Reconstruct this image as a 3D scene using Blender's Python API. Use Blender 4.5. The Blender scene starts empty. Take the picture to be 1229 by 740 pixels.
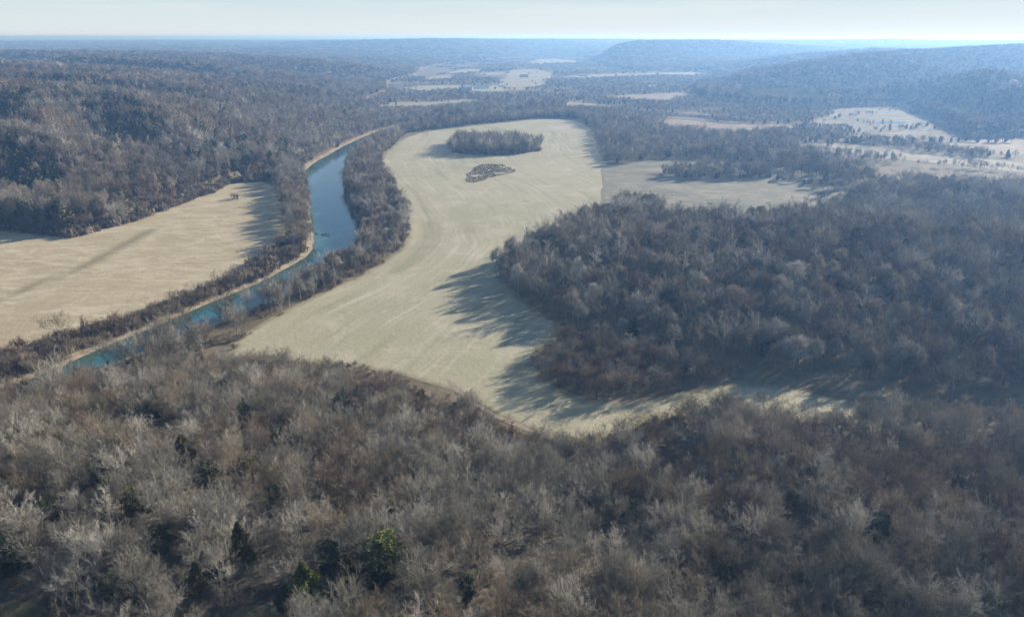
import bpy, math, random
import numpy as np
from mathutils import Vector, Matrix
from mathutils.geometry import delaunay_2d_cdt, tessellate_polygon

R = math.radians
scene = bpy.context.scene
col = scene.collection

# ------------------------------------------------------------------ camera, sky, sun, exposure
CAM_H = 120.0
PITCH = R(20.4)
FPX = 877.0                       # focal length in photo pixels (photo 1229 x 740)
CX, CY = 614.5, 370.0
cam_d = bpy.data.cameras.new('camera')
cam_d.sensor_width = 36.0
cam_d.lens = 36.0 * FPX / 1229.0
cam_d.clip_start = 1.0
cam_d.clip_end = 120000.0
cam = bpy.data.objects.new('camera', cam_d)
cam.location = (0, 0, CAM_H)
cam.rotation_euler = (math.pi / 2 - PITCH, 0, 0)
col.objects.link(cam)
scene.camera = cam

SUN_AZ, SUN_EL = R(50.0), R(19.0)   # azimuth clockwise from the view direction
sun_dir = Vector((math.sin(SUN_AZ) * math.cos(SUN_EL), math.cos(SUN_AZ) * math.cos(SUN_EL), math.sin(SUN_EL)))
sun_d = bpy.data.lights.new('sun', 'SUN')
sun_d.energy = 4.9
sun_d.angle = R(0.53)
sun_d.color = (1.0, 0.92, 0.80)
sun = bpy.data.objects.new('sun', sun_d)
sun.rotation_euler = sun_dir.to_track_quat('Z', 'Y').to_euler()
sun.location = (0, 0, 300)
col.objects.link(sun)

world = bpy.data.worlds.new('World')
scene.world = world
world.use_nodes = True
wn, wl = world.node_tree.nodes, world.node_tree.links
wn.clear()
w_out = wn.new('ShaderNodeOutputWorld')
w_bg = wn.new('ShaderNodeBackground')
w_bg.inputs['Strength'].default_value = 0.052
sky = wn.new('ShaderNodeTexSky')
sky.sky_type = 'NISHITA'
sky.sun_disc = False
sky.sun_elevation = SUN_EL
sky.sun_rotation = SUN_AZ
sky.altitude = 200.0
sky.air_density = 1.0
sky.dust_density = 0.05
sky.ozone_density = 1.2
VEIL_LOW, VEIL_HIGH, VEIL_CLOUD = (7.3, 8.0, 8.3), (5.2, 6.8, 7.8), (7.3, 8.0, 8.3)
# thin high veil, whiter and thicker low in the sky, streaked
tc = wn.new('ShaderNodeTexCoord')
mp = wn.new('ShaderNodeMapping')
mp.inputs['Scale'].default_value = (2.0, 2.0, 34.0)
nz = wn.new('ShaderNodeTexNoise')
nz.inputs['Scale'].default_value = 2.2
nz.inputs['Detail'].default_value = 6.0
nz.inputs['Roughness'].default_value = 0.6
wl.new(tc.outputs['Generated'], mp.inputs['Vector'])
wl.new(mp.outputs['Vector'], nz.inputs['Vector'])
sep = wn.new('ShaderNodeSeparateXYZ')
wl.new(tc.outputs['Generated'], sep.inputs[0])


def wrange(v, a, b, c, d):
    r = wn.new('ShaderNodeMapRange')
    r.interpolation_type = 'SMOOTHSTEP'
    for k, q in zip(('From Min', 'From Max', 'To Min', 'To Max'), (a, b, c, d)):
        r.inputs[k].default_value = q
    wl.new(v, r.inputs['Value'])
    return r.outputs['Result']


def wmix(f, a, b):
    m = wn.new('ShaderNodeMix')
    m.data_type = 'RGBA'
    for k, v in (('Factor', f), ('A', a), ('B', b)):
        if isinstance(v, tuple):
            m.inputs[k].default_value = (*v, 1)
        else:
            wl.new(v, m.inputs[k])
    return m.outputs['Result']


veil = wmix(wrange(sep.outputs['Z'], 0.0, 0.075, 0, 1), VEIL_LOW, VEIL_HIGH)
veil = wmix(wrange(sep.outputs['Z'], 0.06, 0.22, 0, 1), veil, (2.8, 5.3, 8.2))
veil = wmix(wrange(nz.outputs['Fac'], 0.45, 0.72, 0, 0.6), veil, VEIL_CLOUD)
skyc = wmix(wrange(sep.outputs['Z'], 0.10, 0.50, 0.93, 0.08), sky.outputs['Color'], veil)
wl.new(skyc, w_bg.inputs['Color'])
wl.new(w_bg.outputs['Background'], w_out.inputs['Surface'])

vs = scene.view_settings
vs.view_transform = 'Standard'
vs.look = 'None'
vs.gamma = 1.0
vs.use_curve_mapping = False
vs.exposure = 1.02

HAZE_DENSITY = 2.8e-4
HAZE_COLOR = (0.20, 0.385, 0.73)
HAZE_ANISO = 0.40

cy = scene.cycles
cy.max_bounces = 5
cy.diffuse_bounces = 2
cy.glossy_bounces = 2
cy.transmission_bounces = 2
cy.transparent_max_bounces = 4
cy.volume_bounces = 1
cy.sample_clamp_indirect = 4.0
cy.use_denoising = True
cy.denoiser = 'OPENIMAGEDENOISE'
cy.denoising_input_passes = 'RGB_ALBEDO_NORMAL'
cy.caustics_reflective = False
cy.caustics_refractive = False

# ------------------------------------------------------------------ helpers: pixels to ground, noise, polygons
_f = np.array([0, math.cos(PITCH), -math.sin(PITCH)])
_u = np.array([0, math.sin(PITCH), math.cos(PITCH)])
_r = np.array([1.0, 0, 0])


def gp(px, py, z=0.0):
    d = _r * ((px - CX) / FPX) + _u * ((CY - py) / FPX) + _f
    t = (z - CAM_H) / d[2]
    return (d[0] * t, d[1] * t)


def poly(pts, z=0.0):
    return np.array([gp(a, b, z) for a, b in pts])


def to_px(x, y, z):
    x, y, z = np.asarray(x, float), np.asarray(y, float), np.asarray(z, float) - CAM_H
    dep = y * _f[1] + z * _f[2]
    up = y * _u[1] + z * _u[2]
    dep = np.where(dep < 1, 1, dep)
    return CX + FPX * x / dep, CY - FPX * up / dep


def hash2(ix, iy, seed):
    h = (ix.astype(np.int64) * 374761393 + iy.astype(np.int64) * 668265263 + seed * 1442695041) & 0xffffffff
    h = ((h ^ (h >> 13)) * 1274126177) & 0xffffffff
    return ((h ^ (h >> 16)) & 0xffff) / 65535.0


def vnoise(x, y, wl_, seed=0):
    x, y = np.asarray(x, float) / wl_, np.asarray(y, float) / wl_
    ix, iy = np.floor(x), np.floor(y)
    fx, fy = x - ix, y - iy
    fx, fy = fx * fx * fx * (fx * (fx * 6 - 15) + 10), fy * fy * fy * (fy * (fy * 6 - 15) + 10)
    a, b = hash2(ix, iy, seed), hash2(ix + 1, iy, seed)
    c, d = hash2(ix, iy + 1, seed), hash2(ix + 1, iy + 1, seed)
    return (a * (1 - fx) + b * fx) * (1 - fy) + (c * (1 - fx) + d * fx) * fy


def fbm(x, y, wl_, seed=0, octs=4, gain=0.5):
    s, a, tot = 0.0, 1.0, 0.0
    for k in range(octs):
        s = s + a * vnoise(x + 37.7 * k, y - 91.3 * k, wl_ / 2 ** k, seed + k)
        tot += a
        a *= gain
    return s / tot


def sstep(a, b, x):
    t = np.clip((x - a) / (b - a), 0, 1)
    return t * t * (3 - 2 * t)


def sdist(P, x, y):
    """signed distance to a closed polygon, negative inside"""
    x, y = np.asarray(x, float), np.asarray(y, float)
    best = np.full(x.shape, 1e18)
    inside = np.zeros(x.shape, bool)
    n = len(P)
    for i in range(n):
        ax, ay = P[i]
        bx, by = P[(i + 1) % n]
        ex, ey = bx - ax, by - ay
        L = ex * ex + ey * ey + 1e-12
        t = np.clip(((x - ax) * ex + (y - ay) * ey) / L, 0, 1)
        best = np.minimum(best, (x - ax - t * ex) ** 2 + (y - ay - t * ey) ** 2)
        if abs(ey) > 1e-9:
            c = ((ay > y) != (by > y)) & (x < ex * (y - ay) / ey + ax)
            inside ^= c
    d = np.sqrt(best)
    return np.where(inside, -d, d)


def ldist(P, x, y):
    x, y = np.asarray(x, float), np.asarray(y, float)
    best = np.full(x.shape, 1e18)
    for i in range(len(P) - 1):
        ax, ay = P[i]
        bx, by = P[i + 1]
        ex, ey = bx - ax, by - ay
        L = ex * ex + ey * ey + 1e-12
        t = np.clip(((x - ax) * ex + (y - ay) * ey) / L, 0, 1)
        best = np.minimum(best, (x - ax - t * ex) ** 2 + (y - ay - t * ey) ** 2)
    return np.sqrt(best)


# ------------------------------------------------------------------ outlines of the place (traced in photo pixels, laid on the ground)
VALLEY = poly([(-900, 380), (-300, 296), (-150, 285), (0, 270), (85, 280), (160, 260), (255, 223), (330, 205), (345, 188), (385, 158),
               (438, 134), (438, 122), (462, 112), (462, 100), (500, 90), (500, 84), (540, 76), (600, 70), (640, 68), (710, 70),
               (720, 78), (760, 85), (856, 86), (866, 93), (832, 106), (842, 118), (900, 126), (985, 129), (1085, 127), (1135, 148), (1165, 166),
               (1229, 163), (1500, 172), (2200, 200), (2600, 420), (1229, 1400), (0, 1400), (-900, 900)])
FORE = poly([(-900, 560), (-200, 486), (0, 468), (120, 460), (200, 450), (280, 441), (350, 450), (420, 462), (500, 482), (560, 505), (600, 525), (650, 543), (700, 552),
             (742, 530), (800, 506), (860, 498), (930, 497), (1000, 501), (1100, 507), (1229, 514), (1700, 545), (2600, 1600), (0, 3000), (-900, 2000)])
SHORE_L = [(-420, 640), (-200, 550), (-60, 490), (60, 446), (115, 420), (160, 402), (200, 386), (240, 368), (280, 352), (310, 340), (338, 325), (366, 309),
           (375, 298), (377, 286), (373, 262), (371, 240), (367, 218), (362, 208), (376, 196), (392, 187), (411, 176), (430, 167), (452, 158),
           (500, 147), (560, 141), (620, 135), (680, 131), (760, 134), (840, 141), (900, 146)]
SHORE_R = [(900, 148), (840, 143.5), (760, 137), (680, 134), (620, 138), (560, 144), (505, 151), (462, 163), (440, 172), (424, 182),
           (414, 194), (411, 222), (417, 244), (431, 266), (436, 287), (428, 305), (402, 325), (352, 349), (300, 371), (250, 391), (200, 411), (150, 430),
           (60, 466), (-60, 518), (-200, 590), (-420, 710)]
RIVER = poly(SHORE_L + SHORE_R, -2.5)
MAIN_FIELD = poly([(286, 404), (350, 366), (422, 334), (462, 312), (486, 292), (489, 264), (475, 232), (457, 214), (453, 191), (488, 161), (560, 152), (650, 142.5),
                   (690, 143.5), (714, 156), (722, 188), (733, 200), (734, 215), (729, 245), (705, 264), (650, 290), (604, 314), (596, 330), (645, 372), (690, 402),
                   (655, 420), (640, 440), (662, 464), (720, 484), (800, 474), (860, 458), (930, 462), (1000, 478), (1150, 496), (1229, 502), (1300, 508), (1300, 526),
                   (1100, 512), (950, 505), (830, 496), (740, 520), (700, 532), (640, 520), (600, 500), (560, 474), (500, 456), (470, 449), (420, 440), (350, 432), (280, 432), (262, 420)])
RIGHT_FIELD = poly([(722, 196), (800, 192), (860, 194), (930, 199), (1000, 207), (1025, 222), (1010, 245), (960, 262), (880, 267), (800, 267), (728, 262), (722, 240), (722, 216)])
LEFT_FIELD = poly([(-420, 318), (-150, 287), (0, 273), (85, 283), (160, 264), (255, 228), (276, 219), (330, 217), (338, 240), (345, 270), (348, 292), (325, 313), (290, 336), (250, 357),
                   (200, 377), (150, 393), (100, 408), (40, 422), (0, 432), (-200, 476), (-420, 520)])
COPSE = poly([(535, 184), (585, 187), (640, 184), (652, 177), (610, 171), (548, 171)])
SCRUB = poly([(558, 219), (561, 209), (575, 199), (596, 196), (619, 203), (616, 208), (592, 212), (575, 220)])
RIGHT_WOOD = poly([(588, 330), (612, 312), (655, 291), (705, 266), (740, 260), (800, 268), (880, 269), (960, 264), (1012, 248), (1040, 232), (1100, 224), (1229, 234), (1600, 264), (2300, 310),
                   (2300, 620), (1500, 505), (1229, 478), (1150, 472), (1080, 465), (1000, 454), (900, 438), (840, 428), (760, 414), (690, 398), (645, 368), (600, 340)])
BUSH_WOOD = poly([(641, 440), (656, 421), (690, 403), (760, 416), (850, 436), (900, 450), (860, 457), (800, 473), (720, 483), (664, 463)])
MID_WOOD = poly([(655, 141), (690, 142), (716, 156), (724, 187), (742, 198), (800, 190), (860, 192), (925, 198), (985, 203), (1000, 198), (985, 188), (955, 184), (950, 168), (940, 160),
                 (880, 166), (815, 160), (785, 152), (760, 140), (700, 136)])
STRIP_WOOD = poly([(792, 207), (850, 204), (918, 206), (926, 214), (860, 216), (796, 214)])
STRIP_WOOD_B = poly([(735, 240), (796, 243), (800, 262), (740, 258)])
BELT_R = poly([(352, 350), (402, 323), (428, 303), (438, 287), (433, 266), (419, 244), (413, 222), (416, 194), (428, 182), (448, 170), (470, 160), (510, 149), (560, 143), (622, 137),
               (690, 133), (760, 137), (745, 143), (690, 142), (650, 141.5), (560, 151), (488, 160), (455, 190), (459, 212), (477, 231), (491, 263), (488, 293), (463, 314), (424, 336), (360, 364)])
BELT_R_LOW = poly([(60, 468), (150, 433), (200, 413), (250, 393), (300, 372), (352, 350), (375, 358), (352, 372), (292, 406), (270, 432), (150, 460), (60, 490)])
BELT_L = poly([(328, 216), (345, 190), (362, 206), (367, 220), (371, 242), (373, 264), (375, 285), (372, 297), (350, 299), (346, 270), (339, 240), (331, 220)])
BRUSH_L = poly([(350, 292), (372, 297), (366, 306), (338, 321), (310, 334), (280, 345), (240, 360), (200, 377), (160, 392), (115, 414), (60, 438), (-60, 476), (-60, 440), (0, 425), (40, 413), (100, 398), (150, 383), (200, 366), (250, 346), (290, 326), (325, 303)])
BACK_BELT_L = poly([(345, 190), (362, 206), (376, 194), (392, 185), (411, 174), (430, 165), (452, 156), (500, 145), (560, 139), (620, 133), (680, 129), (680, 124), (600, 126), (500, 135), (440, 134), (385, 158)])
FAR_FIELDS = {
    'cream': [[(441, 126), (450, 123), (510, 122.5), (556, 119), (583, 120.5), (576, 127), (520, 130), (470, 132)],
              [(511, 97), (511, 93), (528, 90), (540, 86), (556, 83), (576, 83.5), (580, 86), (548, 90), (538, 97)],
              [(956, 173), (1000, 170), (1060, 177), (1150, 187), (1229, 196), (1420, 214), (1420, 224), (1229, 208), (1150, 199), (1060, 190), (1000, 182), (962, 180)],
              [(630, 76), (638, 72), (665, 71), (694, 73), (690, 76.5), (650, 77)],
              [(600, 108), (602, 92), (616, 84), (648, 82), (664, 90), (656, 100), (642, 109)],
              [(662, 95), (690, 90), (760, 88), (850, 86.5), (850, 89.5), (770, 92), (700, 95)],
              [(560, 92), (580, 87), (606, 86), (602, 90)]],
    'rough': [[(985, 160), (968, 150), (992, 134), (1030, 129), (1084, 131), (1098, 142), (1128, 150), (1108, 166), (1060, 169), (1015, 166)]],
    'pasture': [[(476, 110), (480, 104.5), (530, 102.5), (620, 103), (624, 107), (560, 108), (500, 112)],
                [(560, 107), (590, 104), (612, 104), (606, 110), (570, 111)],
                [(620, 118), (660, 121), (745, 127), (742, 130), (650, 126), (618, 122)]],
    'russet': [[(700, 115), (740, 115), (790, 113), (826, 111), (830, 118), (800, 123), (760, 120)],
               [(786, 143), (830, 144.5), (875, 149), (925, 150), (958, 149), (962, 157), (880, 163), (820, 157)],
               [(1120, 176), (1160, 169), (1229, 166), (1320, 172), (1320, 188), (1229, 186), (1160, 184)]],
}
FAR_FIELD_POLYS = [(k, poly(p)) for k, v in FAR_FIELDS.items() for p in v]
UPLAND_FIELDS = [[(426, 66), (432, 63.8), (449, 63.8), (448, 65.6)], [(560, 66), (580, 65), (592, 66), (575, 67.2)], [(0, 57), (30, 55.8), (50, 56.2), (20, 57.6)],
                 [(1200, 104), (1229, 100), (1260, 102), (1240, 108)], [(985, 118), (1000, 113), (1025, 114), (1010, 119)], [(905, 72), (925, 70.8), (922, 72.4)]]
CLEARINGS = [[(-40, 760), (-30, 700), (15, 690), (50, 702), (78, 722), (70, 745), (30, 780)], [(262, 742), (270, 722), (300, 712), (340, 711), (350, 722), (330, 742), (290, 752)]]
TRACK = [(538, 455), (556, 474), (580, 492), (615, 508), (650, 521), (685, 533), (720, 545)]


# ------------------------------------------------------------------ terrain
def crest(px, py, fwd, trees=9.0):
    trees = 1.0 if fwd > 3500 else trees
    d = _r * ((px - CX) / FPX) + _u * ((CY - py) / FPX) + _f
    t = fwd / d[1]
    return (d[0] * t, fwd, CAM_H + d[2] * t - trees)


RIDGES = [([crest(*p) for p in pts], w) for pts, w in (
    ([(630, 74, 4400), (690, 64, 4300), (735, 55, 4200), (772, 48, 4100), (850, 48.5, 4200), (930, 56, 4500)], 480),
    ([(880, 48, 6500), (960, 49, 6200), (1080, 45, 6000), (1130, 51, 5800)], 560),
    ([(850, 95, 1900), (930, 81, 1900), (990, 71, 1900), (1040, 65, 1900), (1090, 61, 2000), (1150, 58, 2050), (1229, 53, 2150), (1400, 50, 2300), (1900, 48, 2600)], 300),
    ([(1000, 122, 1300), (1060, 100, 1330), (1110, 84, 1330), (1145, 77, 1330), (1185, 82, 1330), (1229, 92, 1330), (1400, 80, 1300)], 170),
    ([(400, 49, 6000), (520, 46, 5500), (600, 46, 6500), (690, 43.5, 7000), (750, 43.5, 7000), (775, 47, 7000)], 650),
    ([(-300, 88, 850), (0, 96, 880), (100, 104, 880), (190, 118, 860), (250, 150, 760)], 150),
    ([(-300, 70, 1400), (0, 73, 1450), (150, 81, 1420), (300, 101, 1330), (360, 128, 1180)], 200),
    ([(-100, 140, 600), (0, 150, 600), (70, 165, 600)], 70),
    ([(0, 60, 2600), (200, 62, 2500), (350, 70, 2350), (440, 84, 2200)], 300),
    ([(310, 108, 1150), (262, 113, 1080), (210, 124, 1000)], 90),
    ([(140, 108, 880), (185, 128, 790), (235, 160, 690)], 60), ([(40, 104, 880), (45, 140, 700), (30, 190, 580)], 60), ([(330, 150, 800), (300, 135, 900), (270, 118, 1050)], 60),
    ([(-200, 80, 1150), (0, 84, 1150), (160, 93, 1120), (250, 105, 1100)], 110), ([(100, 66, 1900), (260, 76, 1800), (370, 96, 1650), (400, 108, 1500)], 170),
    ([(880, 84, 2600), (960, 66, 2700), (1060, 58, 2900)], 330), ([(1060, 130, 1150), (1120, 108, 1180), (1229, 98, 1150), (1400, 90, 1100)], 110))]


def ridge_at(P, x, y):
    best = np.full(x.shape, 1e18)
    zc = np.zeros(x.shape)
    for (ax, ay, az), (bx, by, bz) in zip(P[:-1], P[1:]):
        ex, ey = bx - ax, by - ay
        t = np.clip(((x - ax) * ex + (y - ay) * ey) / (ex * ex + ey * ey), 0, 1)
        d = (x - ax - t * ex) ** 2 + (y - ay - t * ey) ** 2
        zc = np.where(d < best, az + (bz - az) * t, zc)
        best = np.minimum(best, d)
    return zc, np.sqrt(best)


def height(x, y):
    x, y = np.asarray(x, float), np.asarray(y, float)
    dv = sdist(VALLEY, x, y)
    dv = np.where(y < 60, -50, dv)
    out = np.maximum(dv, 0)
    wob = 0.55 + 0.9 * fbm(x, y, 620, 3, 3)
    rise = 40 * (1 - np.exp(-(out / (250 * wob)) ** 1.5))
    up = 18 * (1 - np.exp(-out / 2600))
    amp = sstep(60, 500, out)
    ridge = (1 - np.abs(2 * fbm(x, y, 900, 11, 3) - 1)) - 0.62
    z = (rise + up) * 0.6 + amp * (28 * ridge + 22 * (fbm(x, y, 2600, 5, 3) - 0.5) + 16 * (fbm(x, y, 230, 7, 2) - 0.5))
    z = z * (1 - 0.5 * sstep(100, 500, x) * sstep(5000, 3500, y))
    for pts, w in RIDGES:
        zc, dd = ridge_at(pts, x, y)
        g = zc * np.exp(-(dd / (w * (0.75 + 0.5 * fbm(x, y, w * 1.2, 51, 2)))) ** 2) * sstep(0, 120, out)
        z = np.where(g > z - 8, np.maximum(z, g) + np.where(np.abs(g - z) < 8, (8 - np.abs(g - z)) ** 2 / 32, 0), z)
    far = sstep(3000, 9000, np.hypot(x, y))
    z = np.where(out > 0, np.maximum(z, 0.02 * out * np.exp(-out / 300)), 0)
    z = z * (1 - far) + far * np.where(out > 0, 74 + 22 * (fbm(x, y, 5200, 21, 3) - 0.5) * 2, 0) * sstep(0, 900, out)
    z = np.minimum(z, 109)
    # wooded knoll under the right-hand wood
    gx, gy = gp(1060, 330)
    z = z + 11 * np.exp(-(((x - gx) / 190) ** 2 + ((y - gy) / 90) ** 2)) * sstep(0, -60, sdist(RIGHT_WOOD, x, y))
    # the wooded rise below the camera
    df = np.maximum(-sdist(FORE, x, y), 0)
    z = z + 26 * (1 - np.exp(-(df / 95) ** 1.5)) + sstep(10, 60, df) * 5 * (fbm(x, y, 70, 31, 3) - 0.5)
    # river channel
    dr = sdist(RIVER, x, y)
    near = np.hypot(x, y) < 2500
    bank = np.where(dr > 0, -2.5 * sstep(9, 0, dr), -2.5 - 2.5 * sstep(0, 8, -dr))
    z = z * np.where(near, sstep(0, 30, dr), 1) + np.where(near, bank, 0)
    return z


def axis(lo, hi, fine_lo, fine_hi, step, grow):
    a = list(np.arange(fine_lo, fine_hi + 1e-6, step))
    s, v = step, fine_hi
    while v < hi:
        s *= grow
        v += s
        a.append(v)
    s, v, pre = step, fine_lo, []
    while v > lo:
        s *= grow
        v -= s
        pre.append(v)
    return np.array(pre[::-1] + a)


GX = axis(-45000, 45000, -430, 560, 4.0, 1.028)
GY = axis(-1200, 60000, 60, 1150, 4.0, 1.024)
XX, YY = np.meshgrid(GX, GY)
ZZ = height(XX.ravel(), YY.ravel()).reshape(XX.shape)


def hg(x, y):
    x, y = np.asarray(x, float), np.asarray(y, float)
    i = np.clip(np.searchsorted(GX, x) - 1, 0, len(GX) - 2)
    j = np.clip(np.searchsorted(GY, y) - 1, 0, len(GY) - 2)
    fx = (x - GX[i]) / (GX[i + 1] - GX[i])
    fy = (y - GY[j]) / (GY[j + 1] - GY[j])
    return (ZZ[j, i] * (1 - fx) + ZZ[j, i + 1] * fx) * (1 - fy) + (ZZ[j + 1, i] * (1 - fx) + ZZ[j + 1, i + 1] * fx) * fy


def mesh_arrays(name, V, F, mats=(), smooth=False):
    """V (n,3), F (m,k) all faces of k corners"""
    me = bpy.data.meshes.new(name)
    V = np.asarray(V, np.float32)
    F = np.asarray(F, np.int32)
    me.vertices.add(len(V))
    me.vertices.foreach_set('co', V.ravel())
    me.loops.add(F.size)
    me.loops.foreach_set('vertex_index', F.ravel())
    me.polygons.add(len(F))
    me.polygons.foreach_set('loop_start', np.arange(0, F.size, F.shape[1], dtype=np.int32))
    if smooth:
        me.polygons.foreach_set('use_smooth', np.ones(len(F), bool))
    for m in mats:
        me.materials.append(m)
    me.update(calc_edges=True)
    me.validate()
    return me


def attr(me, name, vals, typ='FLOAT'):
    a = me.attributes.new(name, typ, 'POINT')
    a.data.foreach_set('vector' if typ == 'FLOAT_VECTOR' else 'value', np.asarray(vals).ravel())


def link(name, me, label=None, cat=None, group=None, kind=None, parent=None):
    o = bpy.data.objects.new(name, me)
    col.objects.link(o)
    tag(o, label, cat, group, kind)
    if parent is not None:
        o.parent = parent
    return o


def tag(o, label=None, cat=None, group=None, kind=None):
    if label:
        o['label'] = label
    if cat:
        o['category'] = cat
    if group:
        o['group'] = group
    if kind:
        o['kind'] = kind


def empty(name, loc, rz=0.0, label=None, cat=None, group=None):
    o = bpy.data.objects.new(name, None)
    o.empty_display_size = 1.0
    o.location = loc
    o.rotation_euler = (0, 0, rz)
    col.objects.link(o)
    tag(o, label, cat, group)
    return o


# ------------------------------------------------------------------ materials
class NT:
    def __init__(self, name):
        self.m = bpy.data.materials.new(name)
        self.m.use_nodes = True
        self.n, self.l = self.m.node_tree.nodes, self.m.node_tree.links
        self.b = self.n['Principled BSDF']
        self.b.inputs['Roughness'].default_value = 0.9
        self.b.inputs['Specular IOR Level'].default_value = 0.1
        self.co = self.n.new('ShaderNodeTexCoord').outputs['Object']

    def noise(self, scale, detail=4, rough=0.55, vec=None, dist=0.0):
        t = self.n.new('ShaderNodeTexNoise')
        t.inputs['Scale'].default_value = scale
        t.inputs['Detail'].default_value = detail
        t.inputs['Roughness'].default_value = rough
        t.inputs['Distortion'].default_value = dist
        self.l.new(vec or self.co, t.inputs['Vector'])
        return t.outputs['Fac']

    def attr(self, name):
        a = self.n.new('ShaderNodeAttribute')
        a.attribute_name = name
        return a.outputs['Fac']

    def rng(self, v, a, b, c=0.0, d=1.0):
        r = self.n.new('ShaderNodeMapRange')
        r.interpolation_type = 'SMOOTHSTEP'
        for k, x in zip(('From Min', 'From Max', 'To Min', 'To Max'), (a, b, c, d)):
            r.inputs[k].default_value = x
        self.l.new(v, r.inputs['Value'])
        return r.outputs['Result']

    def math(self, op, a, b=None):
        m = self.n.new('ShaderNodeMath')
        m.operation = op
        for i, v in enumerate((a, b)):
            if v is None:
                continue
            if isinstance(v, (int, float)):
                m.inputs[i].default_value = v
            else:
                self.l.new(v, m.inputs[i])
        return m.outputs[0]

    def mix(self, f, a, b, blend='MIX'):
        m = self.n.new('ShaderNodeMix')
        m.data_type = 'RGBA'
        m.blend_type = blend
        for s, v in (('Factor', f), ('A', a), ('B', b)):
            if isinstance(v, (int, float)):
                m.inputs[s].default_value = v
            elif isinstance(v, tuple):
                m.inputs[s].default_value = (*v, 1)
            else:
                self.l.new(v, m.inputs[s])
        return m.outputs['Result']

    def scaled(self, sx, sy, sz=1.0, rot=0.0):
        m = self.n.new('ShaderNodeMapping')
        m.vector_type = 'POINT'
        m.inputs['Rotation'].default_value = (0, 0, rot)
        m.inputs['Scale'].default_value = (sx, sy, sz)
        self.l.new(self.co, m.inputs['Vector'])
        return m.outputs['Vector']

    def comb(self, x, y, z=0.0):
        c = self.n.new('ShaderNodeCombineXYZ')
        for i, v in enumerate((x, y, z)):
            if isinstance(v, (int, float)):
                c.inputs[i].default_value = v
            else:
                self.l.new(v, c.inputs[i])
        return c.outputs[0]

    def color(self, c):
        if isinstance(c, tuple):
            self.b.inputs['Base Color'].default_value = (*c, 1)
        else:
            self.l.new(c, self.b.inputs['Base Color'])
        return self

    def bump(self, h, strength=0.5, dist=0.5):
        b = self.n.new('ShaderNodeBump')
        b.inputs['Strength'].default_value = strength
        b.inputs['Distance'].default_value = dist
        self.l.new(h, b.inputs['Height'])
        self.l.new(b.outputs['Normal'], self.b.inputs['Normal'])
        return self


def plain(name, c, rough=0.8, amount=0.25, scale=1.0):
    t = NT(name)
    n = t.noise(scale, 3)
    t.color(t.mix(n, tuple(v * (1 - amount) for v in c), tuple(min(1, v * (1 + amount)) for v in c)))
    t.b.inputs['Roughness'].default_value = rough
    return t.m


# ground: leaf litter on the slopes, rank dry grass on the valley floor, wet tan mud by the river
t = NT('ground_soil')
litter = t.mix(t.rng(t.noise(0.06, 5), 0.35, 0.7), (0.075, 0.063, 0.050), (0.140, 0.118, 0.094))
litter = t.mix(t.rng(t.noise(0.9, 3), 0.4, 0.75), litter, (0.185, 0.158, 0.126))
rank = t.mix(t.rng(t.noise(0.03, 5), 0.35, 0.65), (0.15, 0.122, 0.08), (0.235, 0.20, 0.135))
rank = t.mix(t.rng(t.noise(0.35, 4), 0.45, 0.7), rank, (0.15, 0.12, 0.08))
base = t.mix(t.attr('floor'), litter, rank)
mud = t.mix(t.rng(t.noise(0.25, 4), 0.35, 0.7), (0.22, 0.175, 0.125), (0.36, 0.305, 0.235))
rv = t.attr('river')
rvn = t.math('ADD', rv, t.math('MULTIPLY', t.math('SUBTRACT', t.noise(0.12, 4), 0.5), 3.5))
base = t.mix(t.rng(rvn, 16.0, 10.0), base, t.mix(t.rng(t.noise(0.4, 4), 0.3, 0.7), (0.12, 0.09, 0.062), (0.21, 0.16, 0.115)))
base = t.mix(t.rng(rvn, 5.5, 3.0), base, mud)
t.color(base).bump(t.noise(0.8, 4), 0.6, 0.4)
M_GROUND = t.m

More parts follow.
